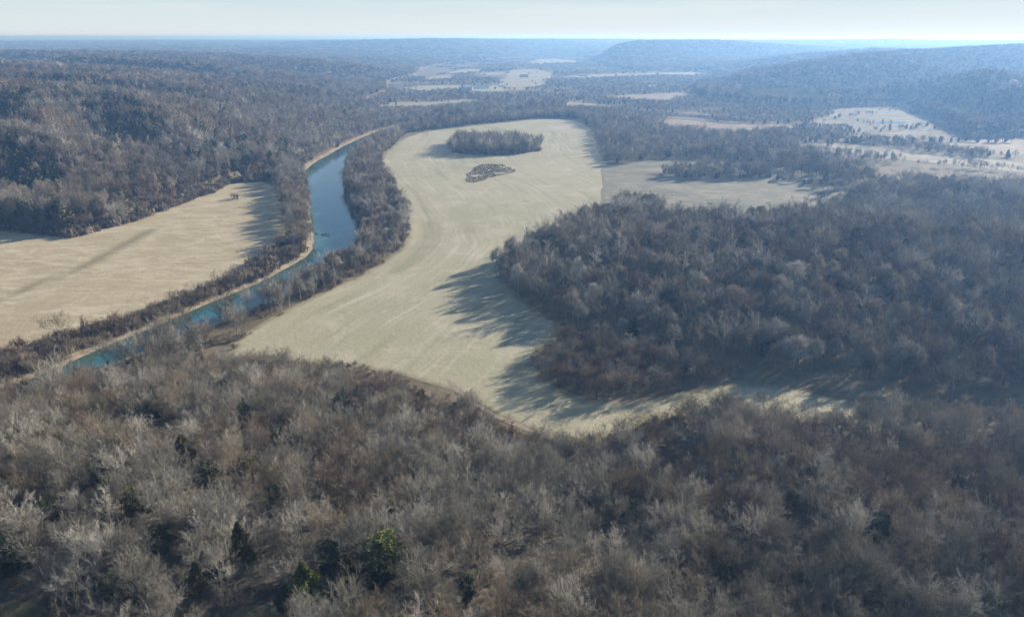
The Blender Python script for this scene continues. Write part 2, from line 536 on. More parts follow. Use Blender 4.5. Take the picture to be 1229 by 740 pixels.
# main field
def field_material(name, c_lo, c_hi, c_pale, c_dark, row=True, swale=None, tuft=(0.20, 0.17, 0.10)):
    t = NT(name)
    big = t.rng(t.noise(0.011, 5, 0.6), 0.3, 0.7)
    c = t.mix(big, c_lo, c_hi)
    mid = t.rng(t.noise(0.045, 5, 0.6, dist=0.8), 0.48, 0.72)
    c = t.mix(t.math('MULTIPLY', mid, 0.5), c, c_pale)
    drk = t.rng(t.noise(0.028, 6, 0.65, dist=1.2), 0.55, 0.75)
    c = t.mix(t.math('MULTIPLY', drk, 0.55), c, c_dark)
    if row:
        r = t.attr('row')
        al = t.attr('along')
        v = t.comb(t.math('ADD', t.math('MULTIPLY', r, 0.30), t.math('MULTIPLY', t.noise(0.02, 3), 3.0)), t.math('MULTIPLY', al, 0.012))
        s1 = t.noise(1.0, 4, 0.65, vec=v)
        v2 = t.comb(t.math('MULTIPLY', r, 0.09), t.math('MULTIPLY', al, 0.004), 7.0)
        s2 = t.noise(1.0, 3, 0.6, vec=v2)
        c = t.mix(t.math('MULTIPLY', t.math('MULTIPLY', t.rng(s1, 0.46, 0.74), t.rng(t.noise(0.016, 4), 0.35, 0.65, 0.2, 1.0)), 0.8), c, c_pale)
        c = t.mix(t.math('MULTIPLY', t.math('MULTIPLY', t.rng(s2, 0.48, 0.72), t.rng(t.noise(0.02, 4), 0.35, 0.65, 0.2, 1.0)), 0.8), c, c_dark)
    else:
        st = t.noise(1.0, 5, 0.6, vec=t.scaled(0.03, 0.075, 1, R(12)), dist=1.6)
        c = t.mix(t.math('MULTIPLY', t.rng(st, 0.43, 0.68), 0.8), c, c_pale)
        st2 = t.noise(1.0, 5, 0.6, vec=t.scaled(0.07, 0.15, 1, R(20)), dist=1.8)
        c = t.mix(t.math('MULTIPLY', t.rng(st2, 0.50, 0.72), 0.6), c, c_dark)
    if swale:
        s = t.math('ADD', t.attr('swale'), t.math('MULTIPLY', t.math('SUBTRACT', t.noise(0.08, 4), 0.5), 7.0))
        c = t.mix(t.rng(s, 7.5, 0.0, 0.0, 0.75), c, swale)
    e = t.math('ADD', t.attr('edge'), t.math('MULTIPLY', t.math('SUBTRACT', t.noise(0.07, 5), 0.5), 9.0))
    c = t.mix(t.rng(e, 5.0, 0.0, 0.0, 0.75), c, tuft)
    fine = t.noise(0.5, 4, 0.7)
    c = t.mix(t.rng(fine, 0.50, 0.8, 0.0, 0.5), c, tuft)
    fine2 = t.noise(0.28, 3, 0.7)
    c = t.mix(t.rng(fine2, 0.55, 0.8, 0.0, 0.35), c, c_pale)
    t.color(c).bump(t.math('ADD', fine, fine2), 0.5, 0.35)
    return t.m


M_MAIN = field_material('winter_pasture', (0.345, 0.325, 0.22), (0.41, 0.37, 0.265), (0.54, 0.49, 0.385), (0.25, 0.245, 0.155))
M_RIGHT = field_material('dry_meadow', (0.185, 0.178, 0.132), (0.24, 0.225, 0.168), (0.34, 0.315, 0.245), (0.12, 0.112, 0.08), row=False)
M_LEFT = field_material('straw_stubble', (0.39, 0.32, 0.21), (0.43, 0.36, 0.24), (0.55, 0.475, 0.345), (0.32, 0.26, 0.165), row=False, swale=(0.205, 0.175, 0.10))
M_CREAM = field_material('cream_stubble', (0.255, 0.22, 0.165), (0.32, 0.28, 0.21), (0.45, 0.40, 0.315), (0.155, 0.135, 0.098), row=False)
M_PAST = field_material('grey_green_pasture', (0.30, 0.29, 0.20), (0.35, 0.33, 0.23), (0.42, 0.40, 0.30), (0.24, 0.23, 0.15), row=False)
M_RUSS = field_material('russet_grass', (0.23, 0.17, 0.12), (0.285, 0.22, 0.155), (0.44, 0.37, 0.285), (0.15, 0.11, 0.075), row=False)
M_ROUGH = field_material('rough_grazing', (0.15, 0.135, 0.10), (0.205, 0.18, 0.132), (0.36, 0.32, 0.25), (0.085, 0.075, 0.055), row=False)
M_CLEAR = field_material('mossy_grass', (0.17, 0.16, 0.07), (0.24, 0.20, 0.11), (0.36, 0.30, 0.19), (0.10, 0.10, 0.05), row=False)
M_TRACK = plain('track_dirt', (0.30, 0.25, 0.19), 0.95, 0.3, 0.4)

t = NT('river_water')
deep = t.mix(t.rng(t.attr('shore'), 1.0, 9.0), (0.06, 0.115, 0.09), (0.028, 0.12, 0.155))
t.color(deep)
t.b.inputs['Roughness'].default_value = 0.07
t.b.inputs['Specular IOR Level'].default_value = 0.5
t.b.inputs['IOR'].default_value = 1.33
rip = t.noise(1.0, 3, 0.6, vec=t.scaled(0.5, 0.22, 1, R(25)))
patch = t.rng(t.noise(0.02, 3), 0.4, 0.65, 0.3, 1.0)
t.bump(t.math('MULTIPLY', rip, patch), 0.14, 0.35)
M_WATER = t.m


def bark(name, c, amount=0.3):
    t = NT(name)
    oi = t.n.new('ShaderNodeObjectInfo')
    n = t.noise(0.5, 3)
    a = t.mix(n, tuple(v * (1 - amount) for v in c), tuple(min(1, v * (1 + amount)) for v in c))
    h = t.n.new('ShaderNodeHueSaturation')
    t.l.new(t.rng(oi.outputs['Random'], 0, 1, 0.60, 1.42), h.inputs['Value'])
    t.l.new(t.rng(oi.outputs['Random'], 0, 1, 1.15, 0.85), h.inputs['Saturation'])
    t.l.new(a, h.inputs['Color'])
    t.color(h.outputs['Color'])
    return t.m


TINTS = ['ash-grey', 'silvery pale', 'tan-brown', 'reddish-brown', 'dark brown']
TINT_C = [(0.215, 0.200, 0.165), (0.325, 0.302, 0.256), (0.235, 0.193, 0.140), (0.172, 0.130, 0.107), (0.10, 0.087, 0.070)]
TINT_W = [0.38, 0.18, 0.22, 0.11, 0.11]
M_BARK = [bark('bark_' + n.replace('-', '_').replace(' ', '_'), c) for n, c in zip(TINTS, TINT_C)]
M_BRUSH = bark('brush_stems', (0.21, 0.155, 0.115))


def needles(name, c):
    t = NT(name)
    n = t.noise(0.8, 3)
    c2 = t.mix(t.rng(n, 0.3, 0.7), tuple(v * 0.55 for v in c), tuple(v * 1.35 for v in c))
    t.color(c2)
    return t.m


M_CEDAR = [needles('cedar_dark_green', (0.082, 0.100, 0.055)), needles('cedar_yellow_green', (0.17, 0.19, 0.055)), needles('cedar_olive', (0.14, 0.135, 0.05))]

# ------------------------------------------------------------------ ground sheet
ny, nx = XX.shape
idx = np.arange(nx * ny).reshape(ny, nx)
F = np.stack([idx[:-1, :-1], idx[:-1, 1:], idx[1:, 1:], idx[1:, :-1]], -1).reshape(-1, 4)
me = mesh_arrays('ground', np.stack([XX.ravel(), YY.ravel(), ZZ.ravel()], -1), F, [M_GROUND], True)
dv_g = sdist(VALLEY, XX.ravel(), YY.ravel())
fo_g = sdist(FORE, XX.ravel(), YY.ravel())
attr(me, 'floor', sstep(20, -10, dv_g) * sstep(-6, 8, fo_g))
attr(me, 'river', np.minimum(np.abs(sdist(RIVER, XX.ravel(), YY.ravel())) * np.where(np.hypot(XX, YY).ravel() < 1500, 1, 50), 99))
link('ground', me, kind='structure')


def densify(P, step, wob, seed, rounds=2):
    """rounded, slightly uneven outline"""
    P = np.asarray(P)
    for _ in range(rounds):                                  # Chaikin corner cutting
        Q = np.roll(P, -1, 0)
        P = np.stack([P * 0.75 + Q * 0.25, P * 0.25 + Q * 0.75], 1).reshape(-1, 2)
    out = []
    for i in range(len(P)):
        a, b = P[i], P[(i + 1) % len(P)]
        k = max(1, int(np.hypot(*(b - a)) / step))
        for j in range(k):
            out.append(a + (b - a) * j / k)
    out = np.array(out)
    out[:, 0] += wob * (fbm(out[:, 0], out[:, 1], step * 4, seed, 3) - 0.5) * 2
    out[:, 1] += wob * (fbm(out[:, 0], out[:, 1], step * 4, seed + 9, 3) - 0.5) * 2
    return out


def sheet(name, P, mat, lift, step=6.0, wob=1.2, inner=14.0, seed=1, rows=None, swale=None, flat=None, shore=False, kind='structure', label=None):
    B = densify(P, step, wob, seed)
    lo, hi = B.min(0), B.max(0)
    gx, gy = np.meshgrid(np.arange(lo[0], hi[0], inner), np.arange(lo[1], hi[1], inner))
    gx, gy = gx.ravel() + 0.31, gy.ravel() + 0.17
    ins = sdist(B[::2], gx, gy) < -step * 0.7
    I = np.stack([gx[ins], gy[ins]], -1)
    pts = np.concatenate([B, I])
    n = len(B)
    c = pts.mean(0)
    vo, eo, fo, *_ = delaunay_2d_cdt([Vector(p - c) for p in pts], [(i, (i + 1) % n) for i in range(n)], [list(range(n))], 1, 1e-4)
    V = np.array([[v[0] + c[0], v[1] + c[1]] for v in vo])
    z = np.full(len(V), flat) if flat is not None else hg(V[:, 0], V[:, 1]) + lift
    Fc = np.array([f for f in fo if len(f) == 3])
    a, b, d = V[Fc[:, 0]], V[Fc[:, 1]], V[Fc[:, 2]]
    cr = (b[:, 0] - a[:, 0]) * (d[:, 1] - a[:, 1]) - (b[:, 1] - a[:, 1]) * (d[:, 0] - a[:, 0])
    Fc[cr < 0] = Fc[cr < 0][:, ::-1]
    me = mesh_arrays(name, np.column_stack([V, z]), Fc, [mat], True)
    ed = -sdist(B, V[:, 0], V[:, 1])
    attr(me, 'edge', ed)
    if shore:
        attr(me, 'shore', ed)
    if rows is not None:
        attr(me, 'row', ldist(rows, V[:, 0], V[:, 1]))
        attr(me, 'along', V[:, 1] * 0.9 + V[:, 0] * 0.4)
    if swale is not None:
        attr(me, 'swale', ldist(swale, V[:, 0], V[:, 1]))
    o = link(name, me, kind=kind)
    if label:
        o['label'] = label
    return o


rows_line = poly([(150, 430), (286, 404), (350, 366), (422, 334), (462, 312), (486, 292), (489, 264), (475, 232), (457, 214), (453, 191), (488, 161)])
sheet('pasture_ground', MAIN_FIELD, M_MAIN, 0.06, 5, 1.6, 12, 3, rows=rows_line)
sheet('meadow_ground', RIGHT_FIELD, M_RIGHT, 0.07, 6, 2.0, 14, 4)
sheet('stubble_ground', LEFT_FIELD, M_LEFT, 0.06, 5, 1.4, 8, 5, swale=poly([(-120, 408), (0, 358), (40, 343), (100, 320), (150, 294), (182, 276)]))
for k, P in FAR_FIELD_POLYS:
    d = P[:, 1].mean()
    sheet('field_ground', P, {'cream': M_CREAM, 'pasture': M_PAST, 'russet': M_RUSS, 'rough': M_ROUGH}[k], 0.1 + d * 1e-4, max(6, d / 120), d / 110, max(20, d / 50), int(d) % 91)
up_polys = []
for p in UPLAND_FIELDS:                                # distant clearings up on the plateau: follow the sight line to the hill surface
    q = []
    for a, b in p:
        d = _r * ((a - CX) / FPX) + _u * ((CY - b) / FPX) + _f
        ts = np.geomspace(500, 30000, 900)
        zz = CAM_H + d[2] * ts
        hit = np.nonzero(hg(d[0] * ts, d[1] * ts) > zz)[0]
        tt = ts[hit[0]] if len(hit) else None
        q.append((d[0] * tt, d[1] * tt) if tt else None)
    if all(v is not None for v in q):
        q = np.array(q)
        if np.ptp(q[:, 1]) < 1500:
            up_polys.append(q)
            d = q[:, 1].mean()
            sheet('field_ground', q, M_CREAM, 0.8, d / 90, d / 500, d / 50, int(d) % 77)
clear_polys = [poly(p, 20.0) for p in CLEARINGS]
for i, P in enumerate(clear_polys):
    sheet('clearing_ground', P, M_CLEAR, 0.10, 2.5, 1.2, 4.0, 60 + i)
trk = poly(TRACK)
nrm = np.gradient(trk, axis=0)
nrm = np.stack([-nrm[:, 1], nrm[:, 0]], -1)
nrm /= np.linalg.norm(nrm, axis=1)[:, None]
sheet('dirt_track', np.concatenate([trk + nrm * 1.1, (trk - nrm * 1.1)[::-1]]), M_TRACK, 0.085, 2.0, 0.45, 4.0, 8)
sheet('river_water', RIVER, M_WATER, 0, 5, 0.6, 7, 6, flat=-2.5, shore=True)
sheet('pond_water', poly([(1047, 148.2), (1060, 146.2), (1088, 146.6), (1086, 148.6), (1062, 149.2)]), M_WATER, 0.5, 5, 0.8, 9, 6, shore=True)


# ------------------------------------------------------------------ plants: shapes
def prisms(S):
    """S (n,8): p0, p1, r0, r1 -> closed-sided three-cornered stems"""
    S = np.asarray(S, float)
    p0, p1, r0, r1 = S[:, 0:3], S[:, 3:6], S[:, 6:7], S[:, 7:8]
    d = p1 - p0
    d /= np.linalg.norm(d, axis=1)[:, None] + 1e-9
    ref = np.where(np.abs(d[:, 2:3]) > 0.9, np.array([[1.0, 0, 0]]), np.array([[0, 0, 1.0]]))
    a = np.cross(d, ref)
    a /= np.linalg.norm(a, axis=1)[:, None] + 1e-9
    b = np.cross(d, a)
    V = []
    for p, r in ((p0, r0), (p1, r1)):
        for k in range(3):
            an = 2 * math.pi * k / 3
            V.append(p + r * (a * math.cos(an) + b * math.sin(an)))
    V = np.stack(V, 1)
    n = len(S)
    o = (np.arange(n) * 6)[:, None]
    F = np.concatenate([o + np.array([[k, (k + 1) % 3, 3 + (k + 1) % 3, 3 + k]]) for k in range(3)])
    return V.reshape(-1, 3), F


def grow_tree(seed, H, form, counts, rmin, seglen, trunk_r):
    """form: spreading / upright / vase / round; returns trunk segments and crown segments"""
    rg = np.random.default_rng(seed)
    trunk, crown = [], []

    def unit(v):
        return v / (np.linalg.norm(v) + 1e-9)

    def branch(p, d, L, r, lev, out):
        k = max(1, int(round(L / seglen[lev])))
        pts, dirs = [p], [d]
        for i in range(k):
            d = unit(d + rg.normal(0, 0.13, 3) + np.array([0, 0, upb[lev]]))
            q = p + d * L / k
            ra, rb = r * (1 - 0.75 * i / k), r * (1 - 0.75 * (i + 1) / k)
            out.append((*p, *q, max(ra, rmin), max(rb, rmin * 0.8)))
            p = q
            pts.append(p)
            dirs.append(d)
        if lev < len(counts):
            n = counts[lev] + int(rg.integers(-1, 2))
            for j in range(max(1, n)):
                f = 0.28 + 0.72 * (j + rg.random()) / n
                f = min(f, 1.0)
                i = min(int(f * k), k - 1)
                fr = f * k - i
                q = pts[i] + (pts[i + 1] - pts[i]) * fr
                dd = dirs[i + 1]
                side = unit(np.cross(dd, rg.normal(0, 1, 3)))
                a = R(rg.uniform(24, 52))
                nd = unit(dd * math.cos(a) + side * math.sin(a))
                branch(q, nd, L * rg.uniform(0.42, 0.62) * (1.15 - 0.35 * f), r * 0.5, lev + 1, out)

    upb = {'spreading': [0.05, 0.05, 0.06, 0.08, 0.08], 'upright': [0.05, 0.16, 0.14, 0.12, 0.1], 'vase': [0.05, 0.11, 0.10, 0.1, 0.1], 'round': [0.05, 0.04, 0.05, 0.06, 0.06]}[form]
    fork = {'spreading': 0.33, 'upright': 0.75, 'vase': 0.28, 'round': 0.55}[form] * H
    p, d = np.zeros(3) - np.array([0, 0, 0.6]), np.array([0, 0, 1.0])
    k = 7
    tp = [p]
    for i in range(k):
        d = unit(d + rg.normal(0, 0.05, 3))
        q = p + d * (fork + 0.6) / k
        trunk.append((*p, *q, trunk_r * (1 - 0.5 * i / k) * (1.35 if i == 0 else 1), trunk_r * (1 - 0.5 * (i + 1) / k)))
        p = q
        tp.append(p)
    n = counts[0]
    ph = rg.uniform(0, 6.28)
    for j in range(n):
        if form in ('upright', 'round'):
            f = 0.38 + 0.62 * (j + 0.5 * rg.random()) / n
        else:
            f = 0.72 + 0.28 * (j + rg.random()) / n
        i = min(int(f * k), k - 1)
        q = tp[i] + (tp[i + 1] - tp[i]) * (f * k - i)
        ph += 2.4 + rg.normal(0, 0.3)
        if form == 'spreading':
            el, L = R(rg.uniform(28, 72)), (H - q[2]) * rg.uniform(0.72, 0.98)
        elif form == 'vase':
            el, L = R(rg.uniform(48, 78)), (H - q[2]) * rg.uniform(0.78, 1.02)
        elif form == 'round':
            el, L = R(rg.uniform(15, 60)), H * rg.uniform(0.26, 0.42)
        else:
            el, L = R(rg.uniform(40, 70)), H * rg.uniform(0.2, 0.34) * (1.25 - 0.5 * f)
        nd = np.array([math.cos(ph) * math.cos(el), math.sin(ph) * math.cos(el), math.sin(el)])
        branch(q, nd, L, trunk_r * 0.42, 1, crown)
    if form in ('upright', 'round'):
        branch(p, np.array([0.05, 0.02, 1.0]), H - fork, trunk_r * 0.5, 1, crown)
    return trunk, crown


def dome_tree(seed, H, W, ntw, rmin, trunk_r, base=0.30):
    """round-headed tree: limbs fan out to a domed shell of twigs"""
    rg = np.random.default_rng(seed)
    S = [(0, 0, -0.6, 0.1, 0, H * 0.3, trunk_r, trunk_r * 0.8), (0.1, 0, H * 0.3, 0.1, 0.2, H * 0.62, trunk_r * 0.8, trunk_r * 0.4)]
    lobes = [(rg.uniform(0, 6.28), rg.uniform(0.2, 1.2), rg.uniform(0.75, 1.1)) for _ in range(6)]
    c = np.array([0.1, 0.1, H * (base + 0.18)])
    nl = 9
    limb_end = []
    for j in range(nl):
        a, e = j * 2.4 + rg.normal(0, 0.3), rg.uniform(0.25, 1.3)
        d = np.array([math.cos(a) * math.cos(e), math.sin(a) * math.cos(e), math.sin(e)])
        q = c + d * np.array([W, W, H * (0.82 - base)]) * rg.uniform(0.45, 0.65)
        S.append((0.1, 0.1, H * rg.uniform(0.25, 0.45), *q, trunk_r * 0.4, rmin * 1.3))
        limb_end.append(q)
    limb_end = np.array(limb_end)
    for i in range(ntw):
        a = rg.uniform(0, 6.283)
        sz = rg.uniform(-0.15, 1.0)
        d = np.array([math.cos(a) * math.sqrt(1 - sz * sz), math.sin(a) * math.sqrt(1 - sz * sz), sz])
        k = 0.80 + 0.13 * math.sin(3 * a + seed) * (1 - max(sz, 0)) + 0.10 * math.sin(5 * sz + seed * 2 + a)
        k *= rg.uniform(0.78, 1.1)
        q = c + d * np.array([W, W, H * (0.82 - base)]) * k
        p = limb_end[np.argmin(((limb_end - q) ** 2).sum(1))]
        p = p + (q - p) * rg.uniform(0.0, 0.45)
        m = p + (q - p) * 0.5 + rg.normal(0, 0.25, 3)
        S.append((*p, *m, rmin * 1.15, rmin))
        S.append((*m, *q, rmin, rmin * 0.8))
        q2 = q + rg.normal(0, 0.7, 3) * np.array([1, 1, 0.6])
        S.append((*m, *q2, rmin, rmin * 0.7))
    return S


FORMS = ['spreading', 'upright', 'vase', 'round', 'spreading', 'vase', 'round', 'spreading']
FORM_WORD = {'spreading': 'wide spreading', 'upright': 'narrow upright', 'vase': 'fan-shaped', 'round': 'round-crowned'}
NV = len(FORMS)


def to_mesh(name, S):
    V, F = prisms(S)
    return mesh_arrays(name, V, F, [M_BARK[0]])


HI_T, HI_C, HI_A, MID, LOW = [], [], [], [], []
for i, fm in enumerate(FORMS):
    tr, cr = grow_tree(100 + i, 15.0, fm, [8, 6, 6, 5], 0.022, [1, 1.6, 1.3, 1.1, 1.0], 0.26)
    HI_T.append(to_mesh('trunk', tr))
    HI_C.append(to_mesh('crown', cr))
    HI_A.append(to_mesh('bare_tree', tr + cr))
    if i % 2 == 1:
        tr, cr = grow_tree(200 + i, 15.0, fm, [8, 6, 6], 0.045, [1, 2.2, 1.8, 1.5], 0.28)
        MID.append(to_mesh('bare_tree', tr + cr))
        tr, cr = grow_tree(300 + i, 15.0, fm, [7, 8], 0.12, [1, 3.5, 2.4], 0.3)
        LOW.append(to_mesh('bare_tree', tr[::3] + cr))
    else:
        MID.append(to_mesh('bare_tree', dome_tree(200 + i, 15.0, 3.9 + 0.8 * (i % 3), 470, 0.036, 0.28)))
        LOW.append(to_mesh('bare_tree', dome_tree(300 + i, 15.0, 4.3 + 0.8 * (i % 3), 80, 0.105, 0.3)))
print('segments', [len(m.polygons) // 3 for m in (HI_C[0], HI_C[1], HI_C[3], MID[0], LOW[0])])


def sprays(seed, n, H, W, size, shape='cone'):
    """leaf-sized sprays filling an evergreen crown"""
    rg = np.random.default_rng(seed)
    ph = rg.uniform(0, 6.283, n)
    tz = rg.beta(1.1, 1.5, n)
    prof = (1 - tz) ** 0.75 * np.clip(tz * 9 + 0.35, 0, 1) if shape == 'cone' else np.sqrt(np.clip(1 - (2 * tz - 0.9) ** 2 / 1.25, 0.02, 1))
    lump = 0.72 + 0.28 * np.sin(ph * 3 + tz * 11 + seed) + 0.22 * np.sin(ph * 5 - tz * 23)
    rad = W * prof * lump * rg.uniform(0.35, 1.0, n) ** 0.45
    c = np.stack([rad * np.cos(ph), rad * np.sin(ph), 0.4 + tz * (H - 0.4)], -1)
    out = np.stack([np.cos(ph), np.sin(ph), rg.uniform(0.1, 1.1, n)], -1) + rg.normal(0, 0.35, (n, 3))
    out /= np.linalg.norm(out, axis=1)[:, None]
    side = np.cross(out, rg.normal(0, 1, (n, 3)))
    side /= np.linalg.norm(side, axis=1)[:, None]
    s = size * rg.uniform(0.6, 1.5, n)[:, None]
    V = np.stack([c - out * s * 0.3 - side * s * 0.32, c - out * s * 0.3 + side * s * 0.32, c + out * s * 0.55 + side * s * 0.2, c + out * s * 0.9 - side * s * 0.1], 1)
    return V.reshape(-1, 3), np.arange(n * 4).reshape(-1, 4)


def cedar_mesh(seed, n, size, shape, mat, H=8.0, W=2.3):
    V, F = sprays(seed, n, H, W, size, shape)
    return mesh_arrays('crown', V, F, [mat])


CED_HI = [cedar_mesh(400 + i, 6500, 0.21, sh, M_CEDAR[0]) for i, sh in enumerate(('cone', 'oval', 'cone'))]
CED_TR = mesh_arrays('trunk', *prisms([(0, 0, -0.5, 0, 0, 3, 0.18, 0.14), (0, 0, 3, 0.1, 0, 7.2, 0.14, 0.05)]), [M_BARK[4]])
CED_LO = [cedar_mesh(410 + i, 150, 1.3, sh, M_CEDAR[0]) for i, sh in enumerate(('cone', 'oval'))]


def shrub_segments(seed, n, H, W, r):
    rg = np.random.default_rng(seed)
    S = []
    for i in range(n):
        b = np.array([rg.normal(0, W * 0.25), rg.normal(0, W * 0.25), -0.2])
        d = np.array([rg.normal(0, 0.45), rg.normal(0, 0.45), 1.0])
        d /= np.linalg.norm(d)
        L = H * rg.uniform(0.5, 1.0)
        m = b + d * L * 0.55
        S.append((*b, *m, r * 1.5, r))
        for k in range(3):
            e = d + rg.normal(0, 0.38, 3)
            e /= np.linalg.norm(e)
            S.append((*m, *(m + e * L * 0.5), r, r * 0.6))
            g = m + e * L * 0.25
            e2 = e + rg.normal(0, 0.5, 3)
            e2 /= np.linalg.norm(e2)
            S.append((*g, *(g + e2 * L * 0.3), r * 0.7, r * 0.5))
    return S


SHRUB = [mesh_arrays('shrub', *prisms(shrub_segments(500 + i, 34, 3.6, 3.4, 0.035)), [M_BRUSH]) for i in range(3)]
SHRUB_LO = [mesh_arrays('shrub', *prisms(shrub_segments(510 + i, 16, 3.6, 3.4, 0.09)), [M_BRUSH]) for i in range(2)]

# ------------------------------------------------------------------ planting stuff: one point mesh per wood, patterns kept outside the scene
pat = bpy.data.collections.new('plant_patterns')
PIDX = {}


def pattern(key, me, mat):
    o = bpy.data.objects.new('plant_%03d' % len(PIDX), me)
    pat.objects.link(o)
    o.material_slots[0].link = 'OBJECT'
    o.material_slots[0].material = mat
    PIDX[key] = len(PIDX)


for lod, ms in (('hi', HI_A), ('mid', MID), ('low', LOW)):
    for v, m_ in enumerate(ms):
        for tn in range(5):
            pattern((lod, v, tn), m_, M_BARK[tn])
for v, m_ in enumerate(CED_HI):
    for tn in range(3):
        pattern(('ced_hi', v, tn), m_, M_CEDAR[tn])
for v, m_ in enumerate(CED_LO):
    for tn in range(3):
        pattern(('ced_lo', v, tn), m_, M_CEDAR[tn])
for v, m_ in enumerate(SHRUB):
    for tn, mm in enumerate((M_BRUSH, M_BARK[4], M_BARK[2])):
        pattern(('shrub', v, tn), m_, mm)
for v, m_ in enumerate(SHRUB_LO):
    for tn, mm in enumerate((M_BRUSH, M_BARK[4], M_BARK[2])):
        pattern(('shrub_lo', v, tn), m_, mm)

ng = bpy.data.node_groups.new('plant_points', 'GeometryNodeTree')
ng.interface.new_socket('Geometry', in_out='INPUT', socket_type='NodeSocketGeometry')
ng.interface.new_socket('Geometry', in_out='OUTPUT', socket_type='NodeSocketGeometry')
gi, go = ng.nodes.new('NodeGroupInput'), ng.nodes.new('NodeGroupOutput')
ci = ng.nodes.new('GeometryNodeCollectionInfo')
ci.inputs['Collection'].default_value = pat
ci.inputs['Separate Children'].default_value = True
ci.inputs['Reset Children'].default_value = True
ip = ng.nodes.new('GeometryNodeInstanceOnPoints')
ip.inputs['Pick Instance'].default_value = True


def named(n, typ):
    a = ng.nodes.new('GeometryNodeInputNamedAttribute')
    a.data_type = typ
    a.inputs['Name'].default_value = n
    return a.outputs['Attribute']


ng.links.new(gi.outputs[0], ip.inputs['Points'])
ng.links.new(ci.outputs[0], ip.inputs['Instance'])
ng.links.new(named('pick', 'INT'), ip.inputs['Instance Index'])
ng.links.new(named('turn', 'FLOAT_VECTOR'), ip.inputs['Rotation'])
ng.links.new(named('size', 'FLOAT_VECTOR'), ip.inputs['Scale'])
ng.links.new(ip.outputs[0], go.inputs[0])


def plant(name, items, label, cat):
    """items: list of (x, y, z, key, turn, sxy, sz)"""
    n = len(items)
    if not n:
        return
    me = bpy.data.meshes.new(name)
    me.vertices.add(n)
    me.vertices.foreach_set('co', np.array([i[:3] for i in items], np.float32).ravel())
    attr(me, 'pick', np.array([PIDX[i[3]] for i in items], np.int32), 'INT')
    attr(me, 'turn', np.array([(0, 0, i[4]) for i in items], np.float32), 'FLOAT_VECTOR')
    attr(me, 'size', np.array([(i[5], i[5], i[6]) for i in items], np.float32), 'FLOAT_VECTOR')
    o = link(name, me, label, cat, kind='stuff')
    md = o.modifiers.new('plants', 'NODES')
    md.node_group = ng
    print(name, n)
    return o


rng = np.random.default_rng(77)


def jitter(lo, hi, step, jit=0.48):
    xs, ys = np.arange(lo[0], hi[0], step), np.arange(lo[1], hi[1], step)
    X, Y = np.meshgrid(xs, ys)
    X[::2] += step / 2
    X, Y = X.ravel(), Y.ravel()
    X = X + rng.uniform(-jit, jit, X.shape) * step
    Y = Y + rng.uniform(-jit, jit, Y.shape) * step
    return X, Y


def in_fan(x, y, m=1.12, pad=25):
    lim = y * (614.5 / 820.0) * m + pad
    return (x > -lim) & (x < lim + 30)


def pick_tint(n, x=None, y=None):
    u = rng.random(n)
    if x is not None:                                    # neighbours of a kind stand together
        u = np.clip(0.55 * u + 0.45 * sstep(0.25, 0.75, fbm(x, y, 55, 61, 2)) , 0, 0.999)
    return np.searchsorted(np.cumsum(TINT_W), u).clip(0, 4)


def lod_of(d):
    return 'hi' if d < 300 else 'mid' if d < 760 else 'low'


def brush(P, step, size=(0.6, 1.2), gap=0.0, seed=0, far=400, wet=0.8, tints=(0, 1, 2)):
    lo, hi = P.min(0), P.max(0)
    x, y = jitter(lo, hi, step)
    k = (sdist(P, x, y) < 0) & in_fan(x, y) & (y > 60) & (sdist(RIVER, x, y) > wet)
    if gap:
        k &= fbm(x, y, step * 6, 120 + seed, 2) > gap
    x, y = x[k], y[k]
    z = hg(x, y)
    out = []
    for i in range(len(x)):
        s = rng.uniform(*size)
        near = math.hypot(x[i], y[i]) < far
        key = ('shrub', int(rng.integers(3)), int(rng.choice(tints))) if near else ('shrub_lo', int(rng.integers(2)), int(rng.choice(tints)))
        out.append((x[i], y[i], z[i], key, rng.uniform(0, 6.28), s * rng.uniform(0.9, 1.3), s))
    return out


def wood(P, step, size=(0.8, 1.2), ever=0.0, gap=0.0, wide=1.0, seed=0, margin=0.0, tint=None, forms=range(8)):
    lo, hi = P.min(0), P.max(0)
    x, y = jitter(lo, hi, step)
    k = (sdist(P, x, y) < -margin) & in_fan(x, y) & (y > 60) & (sdist(RIVER, x, y) > 1.5)
    if gap:
        k &= fbm(x, y, step * 4, 90 + seed, 2) > gap
    x, y = x[k], y[k]
    z = hg(x, y)
    d = np.sqrt(x * x + y * y + (z - CAM_H) ** 2)
    out = []
    tn = pick_tint(len(x), x, y) if tint is None else rng.choice(tint, len(x))
    for i in range(len(x)):
        s = rng.uniform(*size)
        a = rng.uniform(0, 6.283)
        if rng.random() < ever:
            hi_ = d[i] < 300
            key = ('ced_hi', int(rng.integers(3)), int(rng.choice([0, 0, 2]))) if hi_ else ('ced_lo', int(rng.integers(2)), int(rng.choice([0, 0, 2])))
            out.append((x[i], y[i], z[i], key, a, s * wide * 1.1, s * rng.uniform(0.9, 1.4)))
        else:
            out.append((x[i], y[i], z[i], (lod_of(d[i]), int(rng.choice(list(forms))), int(tn[i])), a, s * wide * rng.uniform(0.9, 1.15), s))
    return out


